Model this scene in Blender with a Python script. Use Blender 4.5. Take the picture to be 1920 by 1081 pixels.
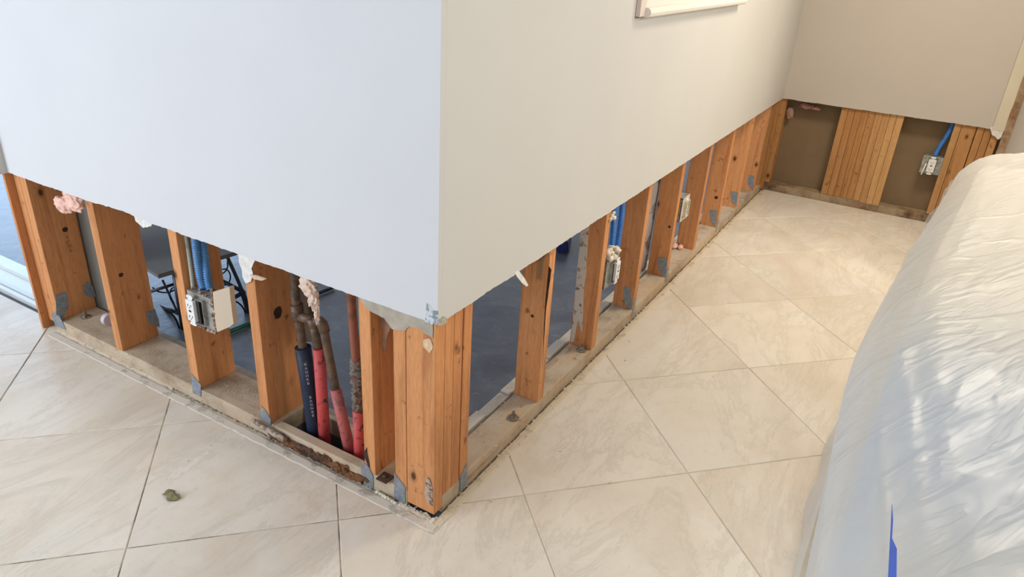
import bpy, bmesh, math, random
from math import sin, cos, pi, radians
from mathutils import Vector, Matrix, noise
random.seed(7)
D = bpy.data; S = bpy.context.scene; COL = S.collection
for o in list(D.objects): D.objects.remove(o)

# ------------------------------------------------------------------ camera
FPX = 1344.95
CAM = Vector((0.8426, -1.1718, 1.3977))
R_ = Vector((0.85812585, 0.51035608, 0.05618447)); U_ = Vector((-0.265838, 0.34801622, 0.89900771)); F_ = Vector((-0.43926094, 0.78639772, -0.43431376))
cd = D.cameras.new('camera'); cam = D.objects.new('camera', cd); COL.objects.link(cam); S.camera = cam
cam.matrix_world = Matrix(((R_.x, U_.x, -F_.x, CAM.x), (R_.y, U_.y, -F_.y, CAM.y), (R_.z, U_.z, -F_.z, CAM.z), (0, 0, 0, 1)))
cd.sensor_width = 36; cd.lens = FPX / 1920 * 36; cd.clip_start = .02

# ------------------------------------------------------------------ light
S.view_settings.view_transform = 'Standard'; S.view_settings.look = 'None'
S.view_settings.gamma = 1; S.view_settings.use_curve_mapping = False
S.view_settings.exposure = 0.0
w = D.worlds.new('world'); S.world = w; w.use_nodes = True
w.node_tree.nodes['Background'].inputs[0].default_value = (.90, .94, 1, 1)
w.node_tree.nodes['Background'].inputs[1].default_value = .68
def area(name, loc, target, sx, sy, power, col):
    l = D.lights.new(name, 'AREA'); l.shape = 'RECTANGLE'; l.size = sx; l.size_y = sy; l.energy = power; l.color = col
    o = D.objects.new(name, l); COL.objects.link(o); o.location = loc
    o.rotation_euler = (Vector(target) - Vector(loc)).to_track_quat('-Z', 'Y').to_euler(); return o
area('window_daylight', (-3.0, -3.6, 1.7), (-.3, 0, .7), 2.2, 1.8, 138, (.80, .88, 1))
area('ceiling_lamp', (1.0, 2.2, 2.36), (1.0, 2.2, 0), .5, .5, 32, (1, .88, .72))
area('fill_lamp_right', (3.1, .7, 2.30), (.2, .9, .5), .7, .7, 68, (1, .90, .76))  # added fill lamp, only there to brighten the right wall and tiles
area('back_window_daylight', (-5.7, 2.6, 1.15), (-1.5, 1.2, .2), 2.8, 2.0, 80, (.45, .68, 1))

# ------------------------------------------------------------------ helpers
def at(px, py, ax, val):
    "world point on the axis plane that the photograph shows at this pixel"
    d = F_ + R_ * (px - 960) / FPX - U_ * (py - 540.5) / FPX
    return CAM + d * ((val - CAM[ax]) / d[ax])
def link(name, me, parent=None, loc=None):
    o = D.objects.new(name, me); COL.objects.link(o)
    if parent: o.parent = parent
    if loc is not None: o.location = loc
    return o
def tag(o, label=None, cat=None, group=None, kind=None):
    if label: o['label'] = label
    if cat: o['category'] = cat
    if group: o['group'] = group
    if kind: o['kind'] = kind
    return o
def empty(name, loc, rz=0):
    o = link(name, None, None, loc); o.rotation_euler.z = rz; return o
def mesh(name, bm, mats, smooth=False):
    me = D.meshes.new(name); bm.to_mesh(me); bm.free()
    for m in (mats if isinstance(mats, (list, tuple)) else [mats]): me.materials.append(m)
    if smooth:
        for p in me.polygons: p.use_smooth = True
    return me
def add_box(bm, a, b, mi=0, rot=None, bev=0):
    a = Vector(a); b = Vector(b); c = (a + b) / 2; s = b - a
    m = Matrix.Translation(c) @ (rot if rot else Matrix.Identity(4)) @ Matrix.Diagonal((s.x, s.y, s.z, 1))
    r = bmesh.ops.create_cube(bm, size=1, matrix=m)
    fs = set(f for v in r['verts'] for f in v.link_faces)
    for f in fs: f.material_index = mi
    if bev:
        es = set(e for v in r['verts'] for e in v.link_edges)
        bmesh.ops.bevel(bm, geom=list(es), offset=bev, segments=2, affect='EDGES', profile=.6)
def add_tube(bm, pts, rad, seg=12, mi=0, cap=True):
    pts = [Vector(p) for p in pts]; n = len(pts); rs = rad if isinstance(rad, (list, tuple)) else [rad] * n
    rings = []; prev = None
    for i, p in enumerate(pts):
        t = (pts[min(i + 1, n - 1)] - pts[max(i - 1, 0)]).normalized()
        if prev is None: a = t.orthogonal().normalized()
        else: a = (prev - t * prev.dot(t)).normalized()
        prev = a; b = t.cross(a)
        rings.append([bm.verts.new(p + (a * cos(2 * pi * k / seg) + b * sin(2 * pi * k / seg)) * rs[i]) for k in range(seg)])
    for i in range(n - 1):
        for k in range(seg):
            f = bm.faces.new((rings[i][k], rings[i][(k + 1) % seg], rings[i + 1][(k + 1) % seg], rings[i + 1][k])); f.material_index = mi; f.smooth = True
    if cap:
        f = bm.faces.new(rings[0][::-1]); f.material_index = mi
        f = bm.faces.new(rings[-1]); f.material_index = mi
def add_poly(bm, pts, thick, mi=0):
    "flat outline given thickness along vector thick"
    pts = [Vector(p) for p in pts]; t = Vector(thick)
    a = [bm.verts.new(p) for p in pts]; b = [bm.verts.new(p + t) for p in pts]; n = len(pts)
    fs = [bm.faces.new(a), bm.faces.new(b[::-1])]
    for i in range(n): fs.append(bm.faces.new((a[i], b[i], b[(i + 1) % n], a[(i + 1) % n])))
    for f in fs: f.material_index = mi
    bmesh.ops.recalc_face_normals(bm, faces=fs)
    return fs
def lump(bm, c, r, sub=2, amp=.3, freq=2.5, seed=0, mi=0, smooth=True):
    res = bmesh.ops.create_icosphere(bm, subdivisions=sub, radius=1)
    for v in res['verts']:
        d = v.co.copy(); k = 1 + amp * noise.noise(d * freq + Vector((seed * 7.3, seed, 0)))
        v.co = Vector(c) + Vector((d.x * r[0], d.y * r[1], d.z * r[2])) * k
    for f in set(f for v in res['verts'] for f in v.link_faces): f.material_index = mi; f.smooth = smooth
def obj(name, bm, mats, parent=None, smooth=False, loc=None):
    return link(name, mesh(name, bm, mats, smooth), parent, loc)
def subdiv_path(pts, n):
    "smooth curve through the points"
    pts = [Vector(p) for p in pts]; out = []; m = len(pts)
    for i in range(m - 1):
        p0 = pts[max(i - 1, 0)]; p1 = pts[i]; p2 = pts[i + 1]; p3 = pts[min(i + 2, m - 1)]
        for k in range(n):
            t = k / n
            out.append(.5 * ((2 * p1) + (p2 - p0) * t + (2 * p0 - 5 * p1 + 4 * p2 - p3) * t * t + (3 * p1 - p0 - 3 * p2 + p3) * t ** 3))
    out.append(pts[-1]); return out

# ------------------------------------------------------------------ materials
def newmat(name, rough=.5, metal=0, spec=.5):
    m = D.materials.new(name); m.use_nodes = True; nt = m.node_tree
    b = nt.nodes['Principled BSDF']; b.inputs['Roughness'].default_value = rough; b.inputs['Metallic'].default_value = metal
    b.inputs['Specular IOR Level'].default_value = spec
    return m, nt, b
def N(nt, t, **k):
    n = nt.nodes.new(t)
    for a, v in k.items():
        if a in n.inputs: n.inputs[a].default_value = v
        else: setattr(n, a, v)
    return n
def ramp(nt, src, stops):
    r = nt.nodes.new('ShaderNodeValToRGB'); e = r.color_ramp.elements
    while len(e) < len(stops): e.new(.5)
    for i, (p, c) in enumerate(stops): e[i].position = p; e[i].color = (*c, 1) if len(c) == 3 else c
    nt.links.new(src, r.inputs[0]); return r.outputs[0]
def coords(nt, scale=(1, 1, 1), rnd=True, world=False):
    tc = nt.nodes.new('ShaderNodeTexCoord'); src = tc.outputs['Object']
    if world: src = nt.nodes.new('ShaderNodeNewGeometry').outputs['Position']
    if rnd and not world:
        oi = nt.nodes.new('ShaderNodeObjectInfo'); mu = N(nt, 'ShaderNodeMath', operation='MULTIPLY'); mu.inputs[1].default_value = 37.
        nt.links.new(oi.outputs['Random'], mu.inputs[0])
        ad = N(nt, 'ShaderNodeVectorMath', operation='ADD'); nt.links.new(src, ad.inputs[0]); nt.links.new(mu.outputs[0], ad.inputs[1]); src = ad.outputs[0]
    mp = nt.nodes.new('ShaderNodeMapping'); mp.inputs['Scale'].default_value = scale; nt.links.new(src, mp.inputs[0]); return mp.outputs[0]
def nz(nt, vec, scale, detail=3, rough=.5, dist=0):
    n = nt.nodes.new('ShaderNodeTexNoise'); n.inputs['Scale'].default_value = scale; n.inputs['Detail'].default_value = detail
    n.inputs['Roughness'].default_value = rough; n.inputs['Distortion'].default_value = dist; nt.links.new(vec, n.inputs['Vector']); return n.outputs['Fac']
def mix(nt, fac, a, b, mode='MIX'):
    m = nt.nodes.new('ShaderNodeMix'); m.data_type = 'RGBA'; m.blend_type = mode
    for s, i in ((fac, 0), (a, 6), (b, 7)):
        if isinstance(s, (int, float)): m.inputs[i].default_value = s
        elif isinstance(s, tuple): m.inputs[i].default_value = (*s, 1)
        else: nt.links.new(s, m.inputs[i])
    return m.outputs[2]
def bump(nt, b, h, strength=.3, dist=.002):
    n = nt.nodes.new('ShaderNodeBump'); n.inputs['Strength'].default_value = strength; n.inputs['Distance'].default_value = dist
    nt.links.new(h, n.inputs['Height']); nt.links.new(n.outputs[0], b.inputs['Normal'])
def simple(name, col, rough=.5, metal=0, var=.15, scale=20, bmp=0, rnd=True, spec=.5):
    m, nt, b = newmat(name, rough, metal, spec); v = coords(nt, rnd=rnd); f = nz(nt, v, scale, 4, .6)
    lo = tuple(c * (1 - var) for c in col); hi = tuple(min(1, c * (1 + var)) for c in col)
    c = ramp(nt, f, [(.3, lo), (.7, hi)]); nt.links.new(c, b.inputs['Base Color'])
    if bmp: bump(nt, b, f, bmp)
    return m
def wood(name, base, dark, axis=2, dirt=0., dirtcol=(.2, .17, .13), knots=True):
    m, nt, b = newmat(name, .62, 0, .3)
    sc = [1, 1, 1]; sc[axis] = .06
    v = coords(nt, tuple(sc)); g = nz(nt, v, 38, 5, .65, .6)
    c = ramp(nt, g, [(.25, dark), (.5, base), (.8, tuple(min(1, x * 1.16) for x in base))])
    sc2 = [1, 1, 1]; sc2[axis] = .12
    fine = nz(nt, coords(nt, tuple(sc2)), 260, 2, .5); c = mix(nt, .18, c, ramp(nt, fine, [(.35, (.25, .15, .08)), (.65, (1, 1, 1))]), 'MULTIPLY')
    # board to board tone
    oi = nt.nodes.new('ShaderNodeObjectInfo'); c = mix(nt, 1, c, ramp(nt, oi.outputs['Random'], [(0, (.80, .74, .70)), (1, (1.0, 1, 1))]), 'MULTIPLY')
    if knots:
        sck = [1, 1, 1]; sck[axis] = .6
        vo = nt.nodes.new('ShaderNodeTexVoronoi'); vo.inputs['Scale'].default_value = 9; vo.inputs['Randomness'].default_value = 1
        nt.links.new(coords(nt, tuple(sck)), vo.inputs['Vector'])
        k = ramp(nt, vo.outputs['Distance'], [(.05, (1, 1, 1)), (.085, (.35, .35, .35)), (.15, (0, 0, 0))])
        c = mix(nt, k, c, (.10, .035, .012))
        sp = nz(nt, coords(nt), 26, 2, .5); c = mix(nt, ramp(nt, sp, [(.665, (0, 0, 0)), (.75, (.7, .7, .7))]), c, (.16, .06, .025))
    if dirt:
        st = nz(nt, coords(nt, tuple(.45 if i == axis else 1 for i in range(3))), 7, 5, .65); c = mix(nt, ramp(nt, st, [(.44, (0, 0, 0)), (.58, (.8, .8, .8))]), c, tuple(x * .55 for x in dark))
        dn = nz(nt, coords(nt), 9, 6, .7); c = mix(nt, ramp(nt, dn, [(.5 - dirt * .4, (0, 0, 0)), (.6, (.85, .85, .85))]), c, dirtcol)
    nt.links.new(c, b.inputs['Base Color']); bump(nt, b, g, .35, .0015); return m

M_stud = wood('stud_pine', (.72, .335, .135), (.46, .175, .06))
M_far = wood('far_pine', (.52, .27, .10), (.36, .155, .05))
M_platex = wood('plate_pine_x', (.60, .44, .29), (.32, .20, .11), 0, .65, (.58, .48, .35))
M_platey = wood('plate_pine_y', (.58, .40, .24), (.30, .175, .085), 1, .45, (.56, .47, .35))
M_rot = wood('rotten_wood', (.13, .07, .045), (.035, .018, .012), 0, .35, (.22, .09, .03), False)

def paint(name, col, var=.03):
    m, nt, b = newmat(name, .6, 0, .25); v = coords(nt, world=True); f = nz(nt, v, 3, 3)
    c = ramp(nt, f, [(.3, tuple(x * (1 - var) for x in col)), (.7, col)]); nt.links.new(c, b.inputs['Base Color'])
    bump(nt, b, nz(nt, v, 180, 2), .12, .0006); return m
M_wall = paint('wall_paint_cool_light', (.66, .665, .68)); M_wallr = paint('wall_paint_warm_light', (.60, .59, .56)); M_wallb = paint('wall_paint_dim_light', (.56, .51, .455))  # one paint on all three walls; their differing light is put into the tones
M_gyp = simple('gypsum_core', (.74, .72, .68), .9, 0, .12, 80, .4)
M_paper = simple('grey_drywall_paper', (.42, .37, .30), .85, 0, .18, 30, .2)
M_brownpaper = simple('brown_board_paper', (.225, .155, .085), .8, 0, .10, 3, 0)
M_torn = simple('torn_brown_paper', (.32, .17, .10), .85, 0, .25, 30, .3)
M_white = simple('white_plastic', (.82, .82, .80), .35, 0, .03, 20)
M_dark = simple('dark_slot', (.02, .018, .016), .6, 0, .1, 20)
M_galv = None
def galv():
    m, nt, b = newmat('galvanised_steel', .5, .45); v = coords(nt); vo = nt.nodes.new('ShaderNodeTexVoronoi'); vo.inputs['Scale'].default_value = 160; nt.links.new(v, vo.inputs['Vector'])
    c = mix(nt, nz(nt, v, 60, 4, .7), (.13, .16, .19), (.42, .46, .50)); c = mix(nt, .25, c, vo.outputs['Color'], 'SOFT_LIGHT')
    nt.links.new(c, b.inputs['Base Color']); return m
M_galv = galv()
M_boxmetal = simple('box_steel', (.34, .34, .31), .45, .5, .35, 60)
M_blue = simple('blue_conduit', (.035, .17, .50), .4, 0, .12, 25)
M_bluegrey = simple('dusty_blue_conduit', (.09, .25, .50), .5, 0, .2, 25)
M_navy = None
def dirty(name, col, dirt, lo=.55, hi=.62, sc=45, rough=.6):
    m, nt, b = newmat(name, rough); v = coords(nt); c = mix(nt, ramp(nt, nz(nt, v, sc, 4, .7), [(lo, (0, 0, 0)), (hi, (1, 1, 1))]), col, dirt)
    nt.links.new(c, b.inputs['Base Color']); bump(nt, b, nz(nt, v, sc * 2, 3), .3, .001); return m
M_navy = dirty('navy_foam_sleeve', (.005, .014, .042), (.025, .045, .03), .55, .66, 30)
M_red = dirty('red_foam_sleeve', (.58, .075, .07), (.09, .03, .025), .56, .63, 60)
M_reddust = dirty('dusty_red_foam_sleeve', (.46, .11, .10), (.15, .07, .055), .53, .64, 50)
M_copper = dirty('dirty_copper', (.15, .085, .048), (.05, .036, .024), .46, .62, 30, .5)
M_copperred = dirty('reddish_copper', (.27, .085, .05), (.14, .06, .04), .5, .62, 30, .4)
M_solder = dirty('grey_sealant', (.20, .17, .14), (.09, .075, .055), .45, .6, 60, .8)
M_iron = simple('black_wrought_iron', (.018, .02, .032), .4, .2, .2, 30)
M_tabletop = simple('grey_table_top', (.15, .14, .13), .85, 0, .03, 3)
M_pink = simple('pink_insulation', (.80, .50, .41), .95, 0, .2, 40, .5)
M_pale = simple('pale_insulation', (.72, .55, .45), .95, 0, .2, 60, .5)
M_plaster = simple('plaster_lump', (.72, .66, .54), .9, 0, .2, 60, .5)
M_dust = simple('dust_and_grit', (.60, .50, .38), .95, 0, .4, 90, .5)
M_greydust = simple('grey_mortar', (.44, .39, .33), .95, 0, .45, 70, .6)
M_green = simple('green_tube', (.015, .11, .05), .4)
M_trim = paint('trim_cream', (.78, .74, .66)); M_trimpink = paint('trim_pink', (.70, .60, .54))
M_knot = simple('dark_knot', (.035, .013, .006), .7, 0, .5, 60)
M_leaf = simple('dry_leaf', (.20, .18, .08), .7, 0, .5, 60, .3)
M_bluebag = simple('dark_blue_plastic', (.012, .03, .15), .4)
M_tape = simple('blue_masking_tape', (.03, .10, .55), .6)
M_mark = simple('white_print', (.42, .46, .5), .6)
M_alum = simple('white_aluminium', (.72, .76, .76), .35, .1, .05, 8)
M_dirt = simple('dark_soil', (.045, .03, .02), .95, 0, .5, 40, .8)
M_curbx = wood('curb_wood_x', (.36, .28, .19), (.22, .17, .11), 0, .7, (.40, .36, .30), False)
M_curby = wood('curb_wood_y', (.60, .54, .44), (.36, .30, .22), 1, .6, (.66, .61, .52), False)

def tile_mat():
    m, nt, b = newmat('travertine_tile', .34, 0, .45)
    v0 = coords(nt); mp = nt.nodes.new('ShaderNodeMapping'); mp.inputs['Rotation'].default_value = (0, 0, .75); mp.inputs['Scale'].default_value = (1, .35, 1); nt.links.new(v0, mp.inputs[0]); v = mp.outputs[0]
    a = nz(nt, v, 2.6, 7, .66, .7); c = ramp(nt, a, [(.30, (.72, .615, .49)), (.5, (.82, .745, .63)), (.72, (.88, .82, .73))])
    vein = nz(nt, v, 3.0, 9, .74, .9)
    c = mix(nt, ramp(nt, vein, [(.46, (0, 0, 0)), (.495, (.38, .38, .38)), (.512, (.12, .12, .12)), (.6, (0, 0, 0))]), c, (.54, .48, .38))
    c = mix(nt, ramp(nt, nz(nt, v, 2.2, 6, .7, 3), [(.60, (0, 0, 0)), (.68, (.5, .5, .5))]), c, (.64, .60, .52))
    c = mix(nt, ramp(nt, nz(nt, v0, 5, 6, .75, .5), [(.52, (0, 0, 0)), (.66, (.35, .35, .35))]), c, (.74, .60, .44))
    c = mix(nt, ramp(nt, nz(nt, v0, 60, 3, .6), [(.62, (0, 0, 0)), (.72, (.3, .3, .3))]), c, (.62, .54, .42))
    oi = nt.nodes.new('ShaderNodeObjectInfo'); c = mix(nt, 1, c, ramp(nt, oi.outputs['Random'], [(0, (.95, .95, .95)), (1, (1, 1, 1))]), 'MULTIPLY')
    nt.links.new(c, b.inputs['Base Color'])
    r = ramp(nt, nz(nt, v0, 7, 4), [(.3, (.28,) * 3), (.7, (.46,) * 3)]); nt.links.new(r, b.inputs['Roughness'])
    bump(nt, b, nz(nt, v, 9, 5, .6, 1), .12, .002); return m
M_tile = tile_mat()
def grout_mat():
    m, nt, b = newmat('grout', .9); g = nt.nodes.new('ShaderNodeNewGeometry'); sx = nt.nodes.new('ShaderNodeSeparateXYZ'); nt.links.new(g.outputs['Position'], sx.inputs[0])
    f = ramp(nt, sx.outputs['X'], [(.0, (0, 0, 0)), (.06, (1, 1, 1))]); c = mix(nt, f, (.17, .15, .13), (.56, .48, .36))
    c = mix(nt, ramp(nt, nz(nt, g.outputs['Position'], 9, 3), [(.42, (0, 0, 0)), (.58, (.8, .8, .8))]), c, (.70, .62, .50))
    nt.links.new(c, b.inputs['Base Color']); return m
M_grout = grout_mat()
def slate():
    m, nt, b = newmat('blue_grey_concrete', .32, 0, .5); g = nt.nodes.new('ShaderNodeNewGeometry').outputs['Position']
    c = ramp(nt, nz(nt, g, 5, 7, .7, 1.2), [(.3, (.085, .095, .118)), (.55, (.125, .137, .165)), (.75, (.19, .205, .24))])
    c = mix(nt, ramp(nt, nz(nt, g, 22, 4, .6, .5), [(.62, (0, 0, 0)), (.72, (.35, .35, .35))]), c, (.32, .34, .38))
    nt.links.new(c, b.inputs['Base Color']); bump(nt, b, nz(nt, g, 14, 5, .6), .5, .004)
    return m
M_slate = slate()

# ------------------------------------------------------------------ setting : floors
TH = 0.0157          # board thickness
CUT = 0.602          # height the drywall was cut off at
PT = 0.049           # top of the bottom plates
LY = 3.697           # back wall plane
bm = bmesh.new()
add_box(bm, (-4.2, -2.6, -.05), (3.0, 0.012, -.0022)); add_box(bm, (0, 0.012, -.05), (3.0, 3.8, -.0022))
floor = tag(obj('floor', bm, M_grout), kind='structure')
bm = bmesh.new()
for a, b in (((-6, .156, -.08), (-.105, 5, -.011)), ((-6, .012, -.08), (-.61, .156, -.011)), ((-.28, .012, -.08), (0, .156, -.011)), ((-.105, .156, -.08), (0, 5, -.011)), ((-.61, .012, -.08), (-.28, .03, -.011)), ((-.61, .14, -.08), (-.28, .156, -.011)), ((0, 3.8, -.08), (3, 5, -.011))): add_box(bm, a, b)
tag(obj('floor_back', bm, M_slate), kind='structure')
bm = bmesh.new(); add_box(bm, (-.62, .02, -.14), (-.27, .15, -.085))
for i in range(26): lump(bm, (random.uniform(-.6, -.29), random.uniform(.035, .135), -.082), (.022, .016, .012), 1, .5, 3, i)
tag(obj('floor_pit', bm, M_dirt), kind='structure')

# tiles laid diagonally; each one an object, cut where it meets the walls
P = .7205; G = .0022
def diag(i, j): # centre of tile (i,j): s=y-x, t=x+y
    s = .094 + P * (i + .5); t = -.349 + P * (j + .5); return (t - s) / 2, (t + s) / 2
full = None; h = P / 2 - G
def tile_bm():
    bm = bmesh.new(); bv = .0016
    def ring(k, z): return [bm.verts.new((x * k, y * k, z)) for x, y in ((h, 0), (0, h), (-h, 0), (0, -h))]
    a = ring(1, -.012); b = ring(1, -bv); c = ring(1 - bv / h * 1.4, 0); bm.faces.new(c)
    for p, q in ((a, b), (b, c)):
        for k in range(4): bm.faces.new((p[k], p[(k + 1) % 4], q[(k + 1) % 4], q[k]))
    bmesh.ops.recalc_face_normals(bm, faces=bm.faces); return bm
for i in range(-8, 9):
    for j in range(-8, 9):
        cx, cy = diag(i, j)
        if not (-3.1 < cx < 2.2 and -2.0 < cy < 4.1): continue
        far = (cx > .0 + h + .01 or cy < -h)
        if far and cy + h < LY:
            if full is None: full = mesh('tile', tile_bm(), M_tile)
            me = full
        else:
            if cx < -.36 and cy > .36: continue
            bm = tile_bm()
            ex, ey = .009 - cx, (.0 if cx > -1.3 else .045) - cy
            for co, no in (((ex, 0, 0), (1, 0, 0)), ((0, ey, 0), (0, 1, 0)), ((0, LY + .01 - cy, 0), (0, 1, 0))):
                bmesh.ops.bisect_plane(bm, geom=bm.verts[:] + bm.edges[:] + bm.faces[:], plane_co=co, plane_no=no)
            dl = []
            for f in bm.faces:
                c = f.calc_center_median()
                if (c.x < ex and c.y > ey) or c.y > LY + .01 - cy: dl.append(f)
            bmesh.ops.delete(bm, geom=dl, context='FACES')
            if not bm.faces: bm.free(); continue
            me = mesh('tile', bm, M_tile)
        o = link('tile', me, floor, (cx, cy, random.uniform(-.0003, .0003)))

# threshold of the opening on the left
bm = bmesh.new(); add_box(bm, (-4.2, .175, -.011), (-1.835, .235, .012), bev=.003)
add_box(bm, (-4.2, .072, -.011), (-1.835, .175, .003)); add_box(bm, (-4.2, .066, -.011), (-1.835, .082, .010), bev=.002); add_box(bm, (-4.2, .095, -.011), (-1.835, .100, .008))
tag(obj('door_1', bm, M_alum), 'white aluminium sliding door threshold beside the left stud', None, None, 'structure')

# bottom plate back curbs (light strip behind the plates)
bm = bmesh.new()
for k in range(22):
    y0 = .16 + k * .14; z = .035 + .01 * noise.noise(Vector((k * .7, 0, 0)))
    add_box(bm, (-.158 + .004 * noise.noise(Vector((k, 1, 0))), y0, -.011), (-.120, y0 + .138, z + .008), bev=.003)
tag(obj('trim_1', bm, M_curby), kind='structure')
bm = bmesh.new()
for k in range(11):
    x0 = -1.72 + k * .145; add_box(bm, (x0, .163, -.011), (x0 + .143, .192, .037 + .006 * noise.noise(Vector((k * .9, 3, 0)))), bev=.003)
tag(obj('trim_2', bm, M_curbx), kind='structure')

# ------------------------------------------------------------------ setting : walls (drywall cut off at 0.6 m)
def drywall(name, a, b, axis, val, sign, mat, seed, chips=(), top=2.44):
    "board from a to b along axis (0 or 1), front face at val, thickness to sign*TH, ragged cut bottom"
    bm = bmesh.new(); n = int(abs(b - a) / .006); fr = []; bk = []
    for i in range(n + 1):
        t = a + (b - a) * i / n; z = CUT + .0022 * noise.noise(Vector((t * 60, seed, 0))) + .0025 * noise.noise(Vector((t * 11, seed, 5))); zb = z + .002 * noise.noise(Vector((t * 90, seed, 9)))
        for c0, c1, dz in chips:
            if c0 < t < c1: zb += dz * sin(pi * (t - c0) / (c1 - c0)) * .8; z += dz * .35 * sin(pi * (t - c0) / (c1 - c0))
        def pt(v, z): return (t, v, z) if axis == 0 else (v, t, z)
        fr.append((bm.verts.new(pt(val, z)), bm.verts.new(pt(val, top)))); bk.append((bm.verts.new(pt(val + sign * TH, zb)), bm.verts.new(pt(val + sign * TH, top))))
    for i in range(n):
        bm.faces.new((fr[i][0], fr[i + 1][0], fr[i + 1][1], fr[i][1]))
        bm.faces.new((bk[i][0], bk[i][1], bk[i + 1][1], bk[i + 1][0])).material_index = 2
        bm.faces.new((fr[i][0], bk[i][0], bk[i + 1][0], fr[i + 1][0])).material_index = 1
        bm.faces.new((fr[i][1], fr[i + 1][1], bk[i + 1][1], bk[i][1]))
    for e in (0, n): bm.faces.new((fr[e][0], fr[e][1], bk[e][1], bk[e][0])).material_index = 3 if e else 0
    bmesh.ops.recalc_face_normals(bm, faces=bm.faces)
    return tag(obj(name, bm, [mat, M_gyp, M_paper, M_wallr]), kind='structure')
wl = drywall('wall_left', -1.79, 0, 0, 0, 1, M_wall, 1, ((-1.30, -1.12, .02), (-1.18, -1.03, .012)))
wr = drywall('wall_right', TH + .0002, LY, 1, 0, -1, M_wallr, 2)
wb = drywall('wall_back', .0002, 1.148, 0, LY, 1, M_wallb, 3)
def poly_child(name, pts, parent, mat, thick, label=None):
    bm = bmesh.new(); add_poly(bm, pts, thick); o = obj(name, bm, mat, parent)
    if label: o['label'] = label
    return o
def rough_outline(pts, amp, n=5, seed=0):
    out = []
    for i, p in enumerate(pts):
        q = pts[(i + 1) % len(pts)]; p = Vector(p); q = Vector(q)
        for k in range(n):
            t = k / n; r = p.lerp(q, t)
            if k: r += Vector((noise.noise(r * 90 + Vector((seed, 0, 0))), noise.noise(r * 90 + Vector((0, seed + 4, 0))), noise.noise(r * 90 + Vector((0, 0, seed + 9))))) * amp
            out.append(r)
    return out
def planar(pix, ax, val, amp=.004, n=4, seed=0):
    pts = rough_outline([at(x, y, ax, val) for x, y in pix], amp, n, seed)
    for p in pts: p[ax] = val
    return pts
poly_child('torn_paper', planar([(672, 552), (677, 564), (690, 580), (704, 588), (720, 596), (735, 617), (760, 620), (766, 612), (787, 615), (798, 626), (811, 633), (812, 604)], 1, .0145, .002), wl, M_paper, (0, .0009, 0), 'grey torn drywall paper below the cut edge')
poly_child('torn_paper', planar([(706, 580), (712, 600), (718, 620), (716, 650), (719, 661), (723, 655), (726, 629), (733, 612), (728, 590)], 1, .05, .002), wl, M_torn, (0, .0015, 0), 'curled brown paper strip hanging down')
poly_child('torn_paper', planar([(446, 474), (448, 492), (453, 505), (455, 520), (461, 531), (470, 528), (474, 512), (471, 503), (477, 490), (476, 480)], 1, .012, .002), wl, M_gyp, (0, .0012, 0))
poly_child('torn_paper', planar([(251, 404), (254, 414), (262, 421), (268, 427), (283, 424), (287, 414)], 1, .012, .002), wl, M_gyp, (0, .002, 0))
poly_child('corner_bead', planar([(800, 568), (806, 572), (813, 582), (821.5, 583), (821.5, 608), (796, 606), (798, 590)], 1, -.0006, .002, 4), wl, dirty('scraped_bead', (.58, .61, .64), (.22, .26, .30), .5, .56, 70), (0, .0007, 0), 'scraped metal corner bead')
poly_child('torn_paper', planar([(821, 600), (821, 611), (829, 609), (836, 606), (840, 598), (836, 594), (829, 593)], 0, .0006, .002), wr, simple('scuffed_gypsum', (.38, .35, .28), .9, 0, .4, 90, .4), (-.0008, 0, 0))
poly_child('torn_paper', planar([(965, 510), (973, 507), (984, 522), (990.5, 534), (988, 537), (980, 531), (970, 519)], 0, .001, .001), wr, M_gyp, (-.002, 0, 0), 'white paper flap hanging from the cut edge')
bm = bmesh.new()
for i, (x, y) in enumerate(((1148, 404), (1152, 409), (1145, 411), (1150, 400))): lump(bm, at(x, y, 0, -.012), (.008, .011, .009), 1, .6, 3, i, 0, False)
tag(obj('plaster_lump', bm, M_plaster, wr), None, kind='stuff')
# thin corner edge line
bm = bmesh.new(); add_box(bm, (-.0006, -.0004, CUT + .004), (.0005, .0006, 2.44), bev=.0002); obj('corner_bead', bm, paint('bead_paint', (.60, .59, .56)), wl)
# nail pops on right wall, small
# step where the left wall ends at the opening
bm = bmesh.new(); add_box(bm, (-1.872, -.028, CUT - .002), (-1.788, .12, 2.44)); tag(obj('wall_left_return', bm, paint('wall_paint_return', (.62, .60, .56))), kind='structure')
bm = bmesh.new()
# right wall beyond the covered furniture, and the raw corner next to it
add_box(bm, (1.246, 2.3, 0), (1.37, 3.74, 2.44)); tag(obj('wall_side', bm, paint('wall_paint_side', (.66, .63, .58))), kind='structure')
bm = bmesh.new(); add_box(bm, (1.149, LY - .004, .60), (1.212, LY + .012, 2.44)); tag(obj('trim_3', bm, paint('raw_joint', (.70, .64, .50), .12)), kind='structure')
M_roughwood = wood('exposed_rough_wood', (.40, .20, .09), (.25, .11, .05), 2, .35, (.48, .38, .26))
bm = bmesh.new(); pts = []
for k in range(40): pts.append((1.207 + .006 * noise.noise(Vector((k * .6, 0, 0))), LY - .006, .3 + k * .05))
for k in range(39, -1, -1): pts.append((1.246, LY - .006, .3 + k * .05))
add_poly(bm, pts, (0, .03, 0)); tag(obj('trim_4', bm, M_roughwood), kind='structure')
poly_child('torn_paper', planar([(1857, 238), (1859, 252), (1866, 256), (1872, 262), (1878, 256), (1886, 236)], 1, LY - .002, .003), wb, M_gyp, (0, .002, 0))
# brown board paper of the far side of the back wall, seen between the boards
bm = bmesh.new(); add_box(bm, (-.1, LY + .106, -.011), (1.3, LY + .12, 2.44)); tag(obj('wall_back_rear_board', bm, M_brownpaper), kind='structure')
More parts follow.
